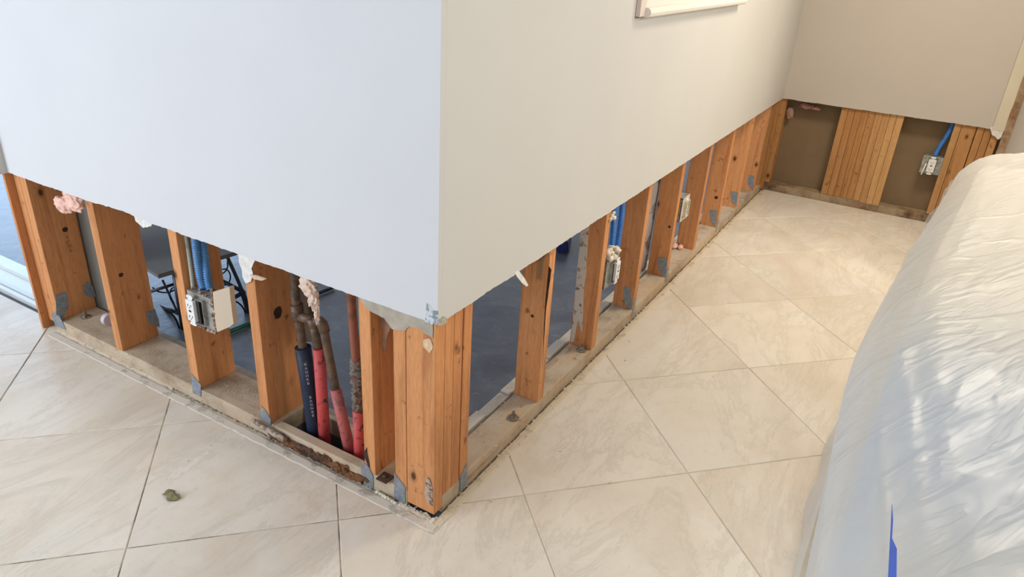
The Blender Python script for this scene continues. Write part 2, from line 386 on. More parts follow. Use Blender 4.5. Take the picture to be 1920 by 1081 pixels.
# rear board leftovers of the left and right walls
bm = bmesh.new(); add_box(bm, (-1.745, .165, .0), (-1.53, .178, 2.44)); tag(obj('wall_left_rear_board', bm, simple('grey_rear_board', (.22, .22, .20), .8, 0, .1, 6)), kind='structure')
bm = bmesh.new(); add_poly(bm, rough_outline([(-.122, 1.66, .06), (-.122, 1.83, .06), (-.122, 1.83, 1.2), (-.122, 1.62, 1.2), (-.122, 1.64, .5)], .012, 7), (-.012, 0, 0)); tag(obj('wall_right_rear_board', bm, dirty('dirty_white_board', (.40, .38, .38), (.13, .10, .08), .50, .60, 11)), kind='structure')
bm = bmesh.new(); add_box(bm, (-6, -4.2, 2.44), (4, 5, 2.5)); tag(obj('ceiling', bm, paint('ceiling_paint', (.75, .74, .72))), kind='structure')

# ------------------------------------------------------------------ timber framing
def board_mesh(w_, d_, hgt, mat, seed, wob=.0):
    "w along x, d along y, from local 0; slightly worn box"
    bm = bmesh.new(); add_box(bm, (0, 0, 0), (w_, d_, hgt), bev=.0022)
    return mesh('stud', bm, mat)
shared = {}
def stud(x, y, w_, d_, z0, label, group, mat=None, ztop=2.43, cat='stud', tilt=0):
    k = (round(w_, 3), round(d_, 3), round(ztop - z0, 3), (mat or M_stud).name)
    if k not in shared: shared[k] = board_mesh(w_, d_, ztop - z0, mat or M_stud, 0)
    o = link('wall_stud', shared[k], None, (x, y, z0)); tag(o, label, cat, group); return o
GL = 'deep studs of the left wall'; GR = 'studs of the right wall'; GC = 'boards of the corner post'; GF = 'boards in the back wall'
Y0 = TH + .001; DL = .139; DR = .089
lab = {}
def child_poly(name, parent, pix, ax, val, mat, thick, holes=(), amp=0, label=None):
    bm = bmesh.new(); pts = [at(x, y, ax, val) for x, y in pix]
    if amp: pts = rough_outline(pts, amp, 4)
    for p in pts: p[ax] = val
    add_poly(bm, pts, thick)
    for hx, hy in holes:
        c = at(hx, hy, ax, val); c[ax] = val - Vector(thick)[ax] * .25; q = []
        for k in range(8):
            a = 2 * pi * k / 8; d = [cos(a) * .0024, sin(a) * .0024]; v = c.copy(); ii = [i for i in range(3) if i != ax]; v[ii[0]] += d[0]; v[ii[1]] += d[1]; q.append(v)
        add_poly(bm, q, Vector(thick) * .2, 1)
    o = obj(name, bm, [mat, M_dark], None); o.parent = parent; o.matrix_parent_inverse = parent.matrix_world.inverted() if False else Matrix.Translation(-parent.location)
    if label: o['label'] = label
    return o
s1a = stud(-1.8095, -.009, .014, .089, .001, 'outermost thin pine board standing at the door opening, left end of the left wall', GL)
s1b = stud(-1.7945, Y0, .037, DL, .03, 'left board of the double stud at the left end, next to the opening', GL)
s1c = stud(-1.7565, Y0, .038, DL, PT, 'right board of the double stud at the left end, with dark steel tie', GL)
s2 = stud(-1.382, Y0, .038, DL, PT, 'wide brown pine stud between the pink insulation and the grey table', GL)
s3 = stud(-.981, Y0, .038, DL, PT, 'pine stud behind the electrical box and blue conduits on the left wall', GL)
s4 = stud(-.664, Y0, .038, DL, PT, 'pine stud with big dark scorched knot just left of the pipes', GL)
s5 = stud(-.254, Y0, .038, DL, PT, 'pine stud just right of the pipes with a split at its foot', GL)
c1 = stud(-.145, Y0, .038, DL, PT, 'narrow pine board at the left of the corner post, steel tie at its foot', GC)
c2 = stud(-.1052, Y0, .089, .037, .012, 'wide flat pine board forming the front left face of the corner post', GC)
c3 = stud(-.1052, .0545, .089, .037, PT, 'first narrow edge behind the corner on the right face of the corner post', GC)
c4 = stud(-.1052, .0925, .089, .037, PT, 'middle narrow board on the right face of the corner post', GC)
c5 = stud(-.1052, .1350, .089, .037, PT, 'last board of the corner post, beside the wide blue-grey gap', GC)
XR = -TH - .001 - DR
RS = [(.585, 'nearest single stud of the right wall, with a knot and peeling splinter at its top'),
      (.996, 'second single stud of the right wall, left edge covered in old white plaster'),
      (1.400, 'third single stud of the right wall, just past the outlet box with blue conduits'),
      (1.804, 'fourth single stud of the right wall, in front of the beige outlet ring'),
      (2.211, 'fifth single stud of the right wall, just behind the beige outlet ring'),
      (2.619, 'sixth single stud of the right wall, with a row of small dark knots'),
      (3.028, 'seventh single stud of the right wall, in front of the dark pipe'),
      (3.440, 'last single stud of the right wall, between the dark pipe and the inner corner')]
rst = [stud(XR, y, DR, .038, PT, l, GR) for y, l in RS]
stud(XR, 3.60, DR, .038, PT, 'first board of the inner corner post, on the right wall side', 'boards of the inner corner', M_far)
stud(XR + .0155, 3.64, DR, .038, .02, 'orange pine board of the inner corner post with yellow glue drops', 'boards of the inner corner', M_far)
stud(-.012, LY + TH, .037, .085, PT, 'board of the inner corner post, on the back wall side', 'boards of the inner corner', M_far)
ords = ['first', 'second', 'third', 'fourth', 'fifth', 'sixth', 'seventh', 'eighth', 'ninth']
M_farlight = wood('far_pine_light', (.62, .36, .15), (.46, .24, .09))
for k in range(9):
    x = .353 + k * .0388
    l = '%s from the left of nine boards standing side by side in the back wall' % ords[k]
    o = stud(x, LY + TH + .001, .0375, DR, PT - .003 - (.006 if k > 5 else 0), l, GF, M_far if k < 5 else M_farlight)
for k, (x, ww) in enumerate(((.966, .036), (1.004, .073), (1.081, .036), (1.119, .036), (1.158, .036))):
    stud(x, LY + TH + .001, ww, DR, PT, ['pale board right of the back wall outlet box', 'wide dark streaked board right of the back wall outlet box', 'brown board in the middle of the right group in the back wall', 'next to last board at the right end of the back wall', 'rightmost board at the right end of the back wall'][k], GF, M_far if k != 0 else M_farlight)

# knots, splinters and steel ties as parts of their studs
def disc_child(name, parent, px, py, ax, val, r1, r2, mat, thick, seed=0):
    c = at(px, py, ax, val); pts = []; ii = [i for i in range(3) if i != ax]
    for k in range(18):
        a = 2 * pi * k / 18; rr = 1 + .3 * noise.noise(Vector((cos(a) * 2, sin(a) * 2, seed)))
        v = c.copy(); v[ii[0]] += cos(a) * r1 * rr; v[ii[1]] += sin(a) * r2 * rr; pts.append(v)
    bm = bmesh.new(); add_poly(bm, pts, thick); o = obj(name, bm, mat, parent); o.matrix_parent_inverse = Matrix.Translation(-parent.location); return o
xs = {k: v.location.x + .038 for k, v in (('s1c', s1c), ('s2', s2), ('s3', s3), ('s4', s4), ('s5', s5))}
disc_child('knot', s4, 521, 586, 0, xs['s4'] + .0003, .015, .019, M_knot, (.0004, 0, 0), 1)
disc_child('knot', s2, 227, 515, 0, xs['s2'] + .0003, .008, .007, M_knot, (.0004, 0, 0), 2)
disc_child('knot', s1c, 122, 430, 0, xs['s1c'] + .0003, .010, .009, M_knot, (.0004, 0, 0), 3)
disc_child('knot', rst[0], 998, 592, 1, .5847, .0055, .0055, M_knot, (0, -.0004, 0), 4)
disc_child('knot', rst[3], 1255, 425, 1, 1.8037, .006, .006, M_knot, (0, -.0004, 0), 5)
disc_child('knot', rst[5], 1343, 370, 1, 2.6187, .010, .009, M_knot, (0, -.0004, 0), 6)
YF = Y0 - .0008; TK = (0, -.0014, 0)
child_poly('steel_tie', s5, [(679, 862), (692, 875), (700, 892), (700, 915), (683, 907), (677, 877)], 1, YF, M_galv, TK, ((690, 884), (695, 898), (686, 896)))
child_poly('steel_tie', s4, [(490, 760), (499, 770), (508, 785), (508, 797), (490, 786)], 1, YF, M_galv, TK, ((497, 777), (503, 787), (495, 782)))
child_poly('steel_tie', s3, [(359, 700), (377, 721), (377, 743), (362, 736)], 1, YF, M_galv, TK, ((366, 716), (372, 730)))
child_poly('steel_tie', c1, [(739.5, 886), (760, 912), (760, 943), (739.5, 932)], 1, YF, M_galv, TK, ((744, 900), (751, 912), (744, 918), (753, 926), (746, 930)))
child_poly('steel_tie', c5, [(875, 868), (876.5, 903), (862, 921), (863, 892)], 0, -TH, M_galv, (.0014, 0, 0), ((871, 885), (871, 898), (866, 905)))
child_poly('steel_tie', s1c, [(104, 553), (125, 546), (129, 574), (117, 598), (105, 589)], 0, xs['s1c'] + .0003, M_galv, (.0014, 0, 0), ((112, 565), (120, 570)), label='dark grey steel tie')
child_poly('steel_tie', s1c, [(97, 588), (107, 583), (116, 600), (124, 618), (104, 610)], 1, YF, M_galv, TK, ((108, 600),))
child_poly('steel_tie', s1c, [(155, 535), (165, 527), (172, 533), (180, 555), (170, 558), (158, 552)], 0, xs['s1c'] + .0003, M_galv, (.0014, 0, 0), (), .003, 'rusty steel tie at the rear edge')
child_poly('steel_tie', s2, [(273, 585), (290, 578), (297, 598), (299, 613), (278, 604)], 0, xs['s2'] + .0003, M_galv, (.0014, 0, 0), (), .001)
for st, pix in ((rst[2], [(1169.6, 536.6), (1181.7, 538), (1184, 581), (1175, 576), (1169, 558)]), (rst[3], [(1234, 481.6), (1251, 483), (1249, 520), (1244, 523), (1234, 502)]), (rst[5], [(1331, 393), (1345, 394), (1341, 425), (1333, 414)]), (rst[6], [(1369.8, 357.6), (1384, 360), (1381, 386), (1371, 378)]), (rst[7], [(1404, 328), (1414, 329), (1411, 357), (1401, 344)])):
    child_poly('steel_tie', st, pix, 1, st.location.y - .0003, M_galv, (0, -.0014, 0), (), .0015)
for st in (rst[2], rst[3], rst[5]):
    bm = bmesh.new(); add_box(bm, (DR, .004, -.03), (DR + .0014, .03, .045)); obj('steel_tie', bm, M_galv, st)
child_poly('old_plaster', rst[1], [(1090, 432), (1104, 424), (1099, 500), (1094, 560), (1092, 625), (1085, 600), (1076, 640), (1070, 640), (1078, 560), (1084, 490)], 1, .9957, dirty('old_white_plaster', (.60, .54, .47), (.22, .13, .07), .56, .64, 30, .9), (0, -.002, 0), (), .004, 'chipped white plaster strip')
child_poly('splinter', rst[0], [(1008.5, 489), (1024, 478), (1019, 500), (1015.6, 527), (1011, 520), (1006, 524)], 1, .5847, wood('splinter_wood', (.50, .30, .15), (.36, .2, .1)), (0, -.003, 0), (), .001)
child_poly('splinter', rst[0], [(1029, 498), (1034, 505), (1030, 535), (1024, 580), (1020, 640), (1017, 690), (1020, 610), (1023, 560)], 1, .5847, M_knot, (0, -.0006, 0), (), .001)
child_poly('splinter', s4, [(470, 514), (482, 515), (495, 519), (501, 522), (492, 525), (478, 522)], 1, Y0 - .002, simple('pale_splinter', (.62, .45, .32), .8, 0, .2, 40, .4), (0, -.004, 0), (), .001)
child_poly('split', s5, [(681, 850), (690, 872), (694, 883), (693, 868), (689, 850), (688, 838)], 1, Y0 - .0004, M_knot, (0, -.0006, 0), (), .0005)
child_poly('scrape', c2, [(793, 636), (806, 634), (812, 650), (806, 662), (797, 652), (794, 650)], 1, Y0 - .0004, simple('fresh_scrape', (.72, .50, .32), .8, 0, .25, 60, .5), (0, -.0008, 0), (), .002)
child_poly('scrape', c2, [(800, 890), (806, 896), (811, 915), (811, 948), (803, 945), (796, 925), (798, 908)], 1, Y0 - .0004, dirty('plaster_smear', (.46, .36, .28), (.18, .09, .05), .5, .56, 60, .9), (0, -.0009, 0), (), .003)
# nails in the corner post
# ------------------------------------------------------------------ bottom plates
def plate(name, boxes, mat, label, seed, extra=None):
    bm = bmesh.new()
    for a, b in boxes: add_box(bm, a, b, bev=.003)
    if extra: extra(bm)
    bmesh.ops.subdivide_edges(bm, edges=[e for e in bm.edges if e.calc_length() > .12], cuts=6, use_grid_fill=True)
    for v in bm.verts:
        v.co += Vector((0, 0, 1)) * .0012 * noise.noise(v.co * 14 + Vector((seed, 0, 0)))
    return tag(obj(name, bm, mat), label, 'sill plate')
PB = -.0105
pl = plate('bottom_plate', [((-1.757, Y0, PB), (-.612, Y0 + DL, PT)), ((-.612, Y0, PB + .03), (-.2541, .048, PT)), ((-.612, .138, PB), (-.2541, Y0 + DL, PT)), ((-.2541, Y0, PB), (-.106, Y0 + DL, PT)), ((-.106, .0546, PB), (-.0167, Y0 + DL, PT))], M_platex, 'dusty brown sill plate under the studs of the left wall, cut out around the pipes', 1)
pr_ = plate('bottom_plate', [((XR, Y0 + DL + .001, PB), (-.0167, LY + TH, PT))], M_platey, 'stained pine sill plate under the studs of the right wall', 2)
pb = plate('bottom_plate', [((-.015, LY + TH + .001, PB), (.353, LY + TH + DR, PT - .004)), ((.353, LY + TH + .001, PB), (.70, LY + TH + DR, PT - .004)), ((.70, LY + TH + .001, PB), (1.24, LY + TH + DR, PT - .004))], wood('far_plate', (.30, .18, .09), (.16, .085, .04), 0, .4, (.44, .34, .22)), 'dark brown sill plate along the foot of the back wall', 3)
bm = bmesh.new()
for k in range(46):
    t = k / 45; x = -.62 + t * .36
    lump(bm, (x + random.uniform(-.01, .01), .014 + random.uniform(-.002, .002), random.uniform(.004, .026)), (random.uniform(.010, .026), random.uniform(.003, .007), random.uniform(.006, .016)), 2, .9, 4, k, 0, False)
obj('rotten_edge', bm, M_rot, pl)['label'] = 'rotten rust-coloured front edge'
bm = bmesh.new(); pth = subdiv_path([at(472, 786, 1, .0), at(500, 803, 1, .0), at(535, 825, 1, .0)], 6)
add_tube(bm, pth, [.004, .006, .007, .008, .007, .008, .009, .008, .009, .010, .009, .010, .009], 7)
tag(obj('wood_splinter', bm, dirty('tack_strip_wood', (.20, .13, .09), (.42, .36, .30), .5, .56, 50, .9)), 'broken strip of old weathered wood lying along the tile edge below the scorched stud', 'wood scrap')
def anchor(px, py, parent, sq=False):
    c = at(px, py, 2, PT + .0005); bm = bmesh.new()
    r = bmesh.ops.create_cone(bm, segments=20, radius1=.019, radius2=.019, depth=.003, cap_ends=True, matrix=Matrix.Translation(c + Vector((0, 0, .0015))))
    bmesh.ops.create_cone(bm, segments=6, radius1=.0095, radius2=.0095, depth=.009, cap_ends=True, matrix=Matrix.Translation(c + Vector((0, 0, .0075))))
    bmesh.ops.create_cone(bm, segments=10, radius1=.0055, radius2=.005, depth=.022, cap_ends=True, matrix=Matrix.Translation(c + Vector((0, 0, .014))))
    o = obj('anchor_bolt', bm, dirty('rusty_bolt', (.30, .25, .18), (.12, .075, .04), .45, .6, 80, .7), parent); return o
anchor(962, 783, pr_)['label'] = 'rusty anchor bolt with round washer'
anchor(1090, 656, pr_); anchor(160, 594, pl)
bm = bmesh.new(); c = at(722, 896, 2, PT + .0005); add_box(bm, c - Vector((.018, .018, 0)), c + Vector((.018, .018, .004)), bev=.001); lump(bm, c + Vector((0, 0, .006)), (.008, .008, .005), 1); obj('square_washer', bm, simple('rusted_washer', (.09, .05, .03), .8, .2, .4, 60, .4), pl)

# ragged mortar strip between tiles and plates (uncountable)
def strip_stuff(name, pts, mat, label, n, w_, zs, seed, big=1):
    random.seed(seed); bm = bmesh.new()
    L = [(Vector(a), Vector(b)) for a, b in zip(pts[:-1], pts[1:])]; tot = sum((b - a).length for a, b in L)
    for i in range(n):
        t = random.random() * tot
        for a, b in L:
            l = (b - a).length
            if t <= l: break
            t -= l
        p = a.lerp(b, t / l); nrm = Vector((-(b - a).y, (b - a).x, 0)).normalized(); p = p + nrm * random.gauss(0, w_)
        s = random.uniform(.0012, .0042) * big
        lump(bm, p + Vector((0, 0, zs + s * .2)), (s * random.uniform(.8, 2), s * random.uniform(.8, 2), s * .7), 1, .6, 3, i, 0, False)
    return tag(obj(name, bm, mat), label, 'debris', kind='stuff')
strip_stuff('mortar_crumbs', [(-1.78, .012, 0), (-.02, .008, 0)], M_greydust, 'grey crumbs of mortar in the gap along the left sill plate', 900, .0045, -.003, 1)
strip_stuff('mortar_crumbs', [(-.004, .0, 0), (-.004, 3.68, 0)], M_dust, 'tan crumbs of mortar in the gap along the right sill plate', 1200, .005, -.004, 2)
strip_stuff('sawdust', [(-1.70, .08, 0), (-.65, .08, 0)], simple('sawdust', (.50, .40, .27), .95, 0, .2, 50), 'pale sawdust and chips lying on the left sill plate', 1100, .035, PT - .0006, 3, .5)
strip_stuff('sawdust', [(-.06, .2, 0), (-.06, 3.5, 0)], M_dust, 'brown dust and chips lying on the right sill plate', 700, .028, PT - .0004, 4, .55)
strip_stuff('plaster_rubble', [(-.13, .006, 0), (-.01, .006, 0)], M_plaster, 'grey rubble heaped at the foot of the corner post', 260, .006, .0, 5)
# thinset ledge (light raised strip in front of left plate)
bm = bmesh.new(); n = 160; rows = []
for i in range(n + 1):
    x = -1.74 + i / n * 1.75; j = .003 * noise.noise(Vector((x * 25, 0, 0)))
    rows.append([bm.verts.new((x, -.030 + j, .0004)), bm.verts.new((x, -.026 + j, .0025)), bm.verts.new((x, -.004 + .003 * noise.noise(Vector((x * 30, 7, 0))), .0030 + .001 * noise.noise(Vector((x * 40, 3, 0))))), bm.verts.new((x, .010 + .003 * noise.noise(Vector((x * 15, 3, 0))), -.002 + .003 * noise.noise(Vector((x * 22, 9, 0)))))])
for i in range(n):
    for k in range(3): bm.faces.new((rows[i][k], rows[i + 1][k], rows[i + 1][k + 1], rows[i][k + 1]))
tag(obj('trim_5', bm, dirty('old_caulk_strip', (.68, .62, .53), (.42, .37, .31), .52, .64, 22, .7)), kind='structure')
bm = bmesh.new(); rows = []
for i in range(n + 1):
    y = -.03 + i / n * 3.7; j = .003 * noise.noise(Vector((y * 25, 2, 0)))
    rows.append([bm.verts.new((.0165 + j, y, .0003)), bm.verts.new((.013 + j, y, .0016)), bm.verts.new((.002 + .002 * noise.noise(Vector((y * 30, 7, 0))), y, .0018)), bm.verts.new((-.010 + .003 * noise.noise(Vector((y * 15, 3, 0))), y, -.001 + .003 * noise.noise(Vector((y * 22, 9, 0)))))])
for i in range(n):
    for k in range(3): bm.faces.new((rows[i][k + 1], rows[i + 1][k + 1], rows[i + 1][k], rows[i][k]))
tag(obj('trim_6', bm, dirty('old_caulk_strip_right', (.70, .61, .47), (.50, .42, .30), .52, .64, 22, .7)), kind='structure')

# ------------------------------------------------------------------ electrical boxes and conduits
def corrugated(name, pts, r, mat, label, group=None, amp=.13, pitch=.0072):
    path = subdiv_path(pts, 10); L = sum((b - a).length for a, b in zip(path[:-1], path[1:]))
    n = int(L / pitch * 4); out = []; seg = [(a, b, (b - a).length) for a, b in zip(path[:-1], path[1:])]
    for i in range(n + 1):
        t = L * i / n
        for a, b, l in seg:
            if t <= l + 1e-9: break
            t -= l
        out.append(a.lerp(b, min(1, t / l)))
    rs = [r * (1 + (amp if i % 4 < 2 else -amp)) for i in range(n + 1)]
    bm = bmesh.new(); add_tube(bm, out, rs, 14)
    return tag(obj(name, bm, mat), label, 'conduit', group)
def outlet(parent, w_=.034, hgt=.068, dep=.03):
    "white duplex outlet facing -y, centred at local origin"
    bm = bmesh.new(); add_box(bm, (-w_ / 2, -.006, -hgt / 2), (w_ / 2, dep, hgt / 2), bev=.002)
    o = obj('outlet', bm, M_white, parent)
    bm = bmesh.new()
    for s in (-1, 1):
        z = s * hgt * .27
        add_box(bm, (-.0075, -.0068, z - .004), (-.0055, -.0055, z + .004)); add_box(bm, (.0055, -.0068, z - .003), (.0075, -.0055, z + .003)); add_box(bm, (-.002, -.0068, z - .009), (.002, -.0055, z - .006))
    add_box(bm, (-.005, -.0068, -.003), (.005, -.0055, .003))
    obj('slot', bm, M_dark, o)
    for s in (-1, 1):
        bm = bmesh.new(); add_box(bm, (-.009, -.002, s * (hgt / 2 + .008) - .008), (.009, 0, s * (hgt / 2 + .008) + .008), bev=.0008)
        for q in (-1, 1): bmesh.ops.create_cone(bm, segments=12, radius1=.005, radius2=.005, depth=.003, cap_ends=True, matrix=Matrix.Translation((q * .009, -.001, s * (hgt / 2 + .010))) @ Matrix.Rotation(pi / 2, 4, 'X'))
        obj('mounting_ear', bm, M_white, o)
    return o
def ebox(parent, w_, hgt, dep, ring=True):
    bm = bmesh.new(); t = .003
    add_box(bm, (-w_ / 2, 0, -hgt / 2), (-w_ / 2 + t, dep, hgt / 2)); add_box(bm, (w_ / 2 - t, 0, -hgt / 2), (w_ / 2, dep, hgt / 2))
    add_box(bm, (-w_ / 2, 0, -hgt / 2), (w_ / 2, dep, -hgt / 2 + t)); add_box(bm, (-w_ / 2, 0, hgt / 2 - t), (w_ / 2, dep, hgt / 2)); add_box(bm, (-w_ / 2, dep - t, -hgt / 2), (w_ / 2, dep, hgt / 2))
    o = obj('box', bm, M_boxmetal, parent)
    if ring:
        bm = bmesh.new(); a, b = w_ / 2 + .001, hgt / 2 + .001; c, d = .021, .040
        for p, q in (((-a, -b), (-c, b)), ((c, -b), (a, b)), ((-c, -b), (c, -d)), ((-c, d), (c, b))): add_box(bm, (p[0], -.003, p[1]), (q[0], 0, q[1]), bev=.0008)
        for p, q in (((-c - .002, -d), (-c, d)), ((c, -d), (c + .002, d)), ((-c, -d - .002), (c, -d)), ((-c, d), (c, d + .002))): add_box(bm, (p[0], -.014, p[1]), (q[0], -.002, q[1]))
        obj('mud_ring', bm, M_boxmetal, parent)
    return o
def holder(name, loc, rz, label, cat='outlet box'):
    return tag(empty(name, loc, rz), label, cat)
# box on the left wall
b1 = holder('outlet_box', (-.872, .016, .357), 0, 'grey metal outlet box with white outlet on the left wall stud, below two blue conduits')
ebox(b1, .108, .108, .05)
ot = outlet(b1, .034, .070, .028); ot.location = (-.026, -.016, 0)
for k in ot.children: pass
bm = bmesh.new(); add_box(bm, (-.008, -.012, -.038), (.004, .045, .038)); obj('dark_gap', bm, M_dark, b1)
bm = bmesh.new()
for i in range(60):
    e = random.choice((0, 1, 2)); t = random.uniform(-.055, .055)
    p = (t, -.004, -.056) if e == 0 else ((.056, random.uniform(-.004, .03), t) if e == 1 else (t, random.uniform(0, .04), .056))
    lump(bm, p, (random.uniform(.003, .007),) * 3, 1, .6, 3, i, 0, False)
tag(obj('plaster_residue', bm, dirty('plaster_rust', (.45, .33, .26), (.16, .07, .04), .5, .56, 70, 0.95), b1), kind='stuff')
# chunk of drywall stuck to box
bm = bmesh.new(); pp = planar([(399, 547), (430, 538), (432, 560), (438, 606), (430, 613), (407, 622), (404, 604), (401, 575)], 1, .0, .0015, 4); add_poly(bm, pp, (0, .016, 0))
for i in range(40):
    z = random.uniform(.33, .46); lump(bm, (-.800 + random.uniform(-.010, .006), random.uniform(.002, .02), z), (.005, .006, .009), 1, .6, 3, i, 1, False)
tag(obj('drywall_chunk', bm, [simple('beige_paint_chunk', (.56, .45, .33), .7, 0, .03, 8), dirty('torn_brown_edge', (.30, .17, .11), (.60, .50, .40), .52, .6, 50, .95)]), 'beige leftover piece of painted drywall stuck on the right side of the left outlet box', 'drywall piece')
corrugated('conduit', [at(365, 436, 1, .05), at(370, 480, 1, .05), at(376, 520, 1, .05), at(381, 541, 1, .045)], .0115, M_bluegrey, 'left of two blue corrugated conduits above the left outlet box', 'blue conduits of the left box')
corrugated('conduit', [at(379, 445, 1, .07), at(384, 480, 1, .068), at(389, 520, 1, .06), at(394, 543, 1, .052)], .0110, M_bluegrey, 'right of two blue corrugated conduits above the left outlet box', 'blue conduits of the left box')
for px in (381, 394):
    pass
bm = bmesh.new(); a = at(347, 436, 1, .045); b = at(362, 540, 1, .035)
add_tube(bm, subdiv_path([a, a.lerp(b, .5) + Vector((.002, 0, 0)), b], 6), .0055, 8)
tag(obj('cable', bm, dirty('pale_green_cable', (.50, .50, .38), (.30, .33, .27), .5, .6, 20, .7)), 'pale grey-green flat cable left of the blue conduits on the left wall', 'cable')
# box between first pair of right studs
b2 = holder('outlet_box', (-.014, 1.092, .337), pi / 2, 'grey outlet box with white outlet between studs of the right wall, topped with plaster lumps')
ebox(b2, .104, .104, .045)
ot = outlet(b2, .036, .072, .03); ot.location = (.020, -.014, 0)
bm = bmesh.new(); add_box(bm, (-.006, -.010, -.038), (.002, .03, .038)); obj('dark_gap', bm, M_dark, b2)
bm = bmesh.new()
for i in range(22): lump(bm, (random.uniform(-.045, .05), random.uniform(-.008, .02), random.uniform(.052, .088)), (random.uniform(.008, .014),) * 3, 1, .5, 3, i)
obj('plaster_blob', bm, M_plaster, b2)['label'] = 'cream foamy plaster lumps'
corrugated('conduit', [at(1153, 372, 0, -.045), at(1150, 420, 0, -.045), at(1146, 480, 0, -.03)], .0105, M_blue, 'left of two bright blue conduits between studs of the right wall', 'blue conduits of the right wall box')
corrugated('conduit', [at(1168, 370, 0, -.05), at(1163, 420, 0, -.048), at(1154, 484, 0, -.035)], .0115, M_blue, 'right of two bright blue conduits between studs of the right wall', 'blue conduits of the right wall box')
# ring-only box further on
b3 = holder('outlet_box', (-.012, 1.905, .360), pi / 2, 'narrow beige outlet ring on a grey box further along the right wall')
ebox(b3, .10, .11, .05, False)
bm = bmesh.new()
def rr(w_, h_, r, y):
    out = []
    for cx, cz, a0 in ((w_ - r, h_ - r, 0), (-w_ + r, h_ - r, 90), (-w_ + r, -h_ + r, 180), (w_ - r, -h_ + r, 270)):
        for k in range(4): a = radians(a0 + 30 * k); out.append(bm.verts.new((cx + r * cos(a), y, cz + r * sin(a))))
    return out
R1 = rr(.050, .058, .012, -.004); R2 = rr(.022, .040, .008, -.004); R3 = rr(.022, .040, .008, -.018); R4 = rr(.019, .037, .007, -.018); R5 = rr(.019, .037, .007, .002)
for A, B in ((R1, R2), (R2, R3), (R3, R4), (R4, R5)):
    for k in range(16): bm.faces.new((A[k], A[(k + 1) % 16], B[(k + 1) % 16], B[k]))
bmesh.ops.recalc_face_normals(bm, faces=bm.faces)
obj('mud_ring', bm, simple('cream_ring', (.62, .57, .45), .5, .1, .1, 20), b3)
ot = outlet(b3, .03, .066, .02); ot.location = (0, -.006, 0)
# back wall box
b4 = holder('outlet_box', (.914, LY + .012, .345), 0, 'grey outlet box with white outlet in the back wall below one blue conduit')
ebox(b4, .104, .104, .05)
ot = outlet(b4, .040, .076, .03); ot.location = (.0, -.010, -.002)
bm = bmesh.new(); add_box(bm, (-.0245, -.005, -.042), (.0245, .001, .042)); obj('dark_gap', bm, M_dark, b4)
corrugated('conduit', [at(1790, 225, 1, LY + .05), at(1777, 252, 1, LY + .05), at(1762, 275, 1, LY + .04), at(1753, 292, 1, LY + .03)], .0135, M_blue, 'single slanting blue conduit running up from the back wall outlet box', None, .05)
bm = bmesh.new(); add_tube(bm, [at(1737, 306, 1, LY - .005), at(1731, 318, 1, LY - .012), at(1727, 327, 1, LY - .018)], .004, 8)
tag(obj('cable', bm, M_white), 'short white cable end sticking out of the back wall outlet box', 'cable')
# dark pipe near inner corner
bm = bmesh.new(); add_tube(bm, subdiv_path([at(1430, 222, 0, -.06), at(1424, 262, 0, -.06), at(1412, 306, 0, -.06)], 5), .013, 10)
tag(obj('pipe', bm, simple('dark_plum_pipe', (.035, .03, .06), .5, 0, .4, 20)), 'dark blackish pipe hanging between the last studs of the right wall', 'pipe')

# ------------------------------------------------------------------ pipes in the left wall
def pz(px, py, y=.085): return at(px, py, 1, y)
def extend(a, b, z):
    t = (z - a.z) / (b.z - a.z); return a + (b - a) * t
p1 = empty('pipe', (-.51, .085, -.09)); tag(p1, 'dirty copper pipe in a thick navy foam sleeve, leftmost of the pipes', 'pipe')
def part(name, bm, mats, parent, label=None):
    o = obj(name, bm, mats, parent); o.matrix_parent_inverse = Matrix.Translation(-parent.location)
    if label: o['label'] = label
    return o
A0 = pz(568, 650); A1 = pz(590, 800); AT = pz(556, 520)
bm = bmesh.new(); add_tube(bm, subdiv_path([extend(AT, A0, .70), pz(554, 560), pz(561, 605), A0 + Vector((0, 0, -.02))], 5), .0125, 14)
add_tube(bm, [pz(556, 570), pz(559, 600)], .0175, 14); part('copper_pipe', bm, M_copper, p1)
bm = bmesh.new(); dn = extend(A0, A1, -.088); pth = [A0, A0.lerp(dn, .3), A0.lerp(dn, .65), dn]; add_tube(bm, pth, [.0235, .0225, .0235, .024], 18); sl = part('foam_sleeve', bm, M_navy, p1)
# white print running down the sleeve
def print_on(parent, sleeve_a, sleeve_b, r, text, t0, step, size, off):
    ax = (sleeve_b - sleeve_a).normalized(); view = (CAM - sleeve_a); view -= ax * view.dot(ax); view.normalize(); side = ax.cross(view).normalized()
    nrm = (view * cos(off) + side * sin(off)).normalized(); across = ax.cross(nrm).normalized()
    for i, ch in enumerate(text):
        if ch == ' ': continue
        cu = D.curves.new('letter', 'FONT'); cu.body = ch; cu.size = size; cu.align_x = 'CENTER'; cu.align_y = 'CENTER'; cu.extrude = .0002; cu.resolution_u = 3
        tmp = D.objects.new('tmp', cu); COL.objects.link(tmp); dg = bpy.context.evaluated_depsgraph_get(); me = D.meshes.new_from_object(tmp.evaluated_get(dg)); D.objects.remove(tmp)
        c = sleeve_a + ax * (t0 + i * step) + nrm * (r + .0006)
        xx = -across; zz = nrm; yy = zz.cross(xx)
        me.transform(Matrix(((xx.x, yy.x, zz.x, c.x), (xx.y, yy.y, zz.y, c.y), (xx.z, yy.z, zz.z, c.z), (0, 0, 0, 1))))
        me.materials.clear(); me.materials.append(M_mark); o = link('printed_letter', me, parent); o.matrix_parent_inverse = Matrix.Translation(-parent.location)
print_on(p1, A0, dn, .0240, 'RAGHRB', .045, .0125, .012, .0)
print_on(p1, A0, dn, .0240, 'BAGNBB', .155, .0125, .012, .0)
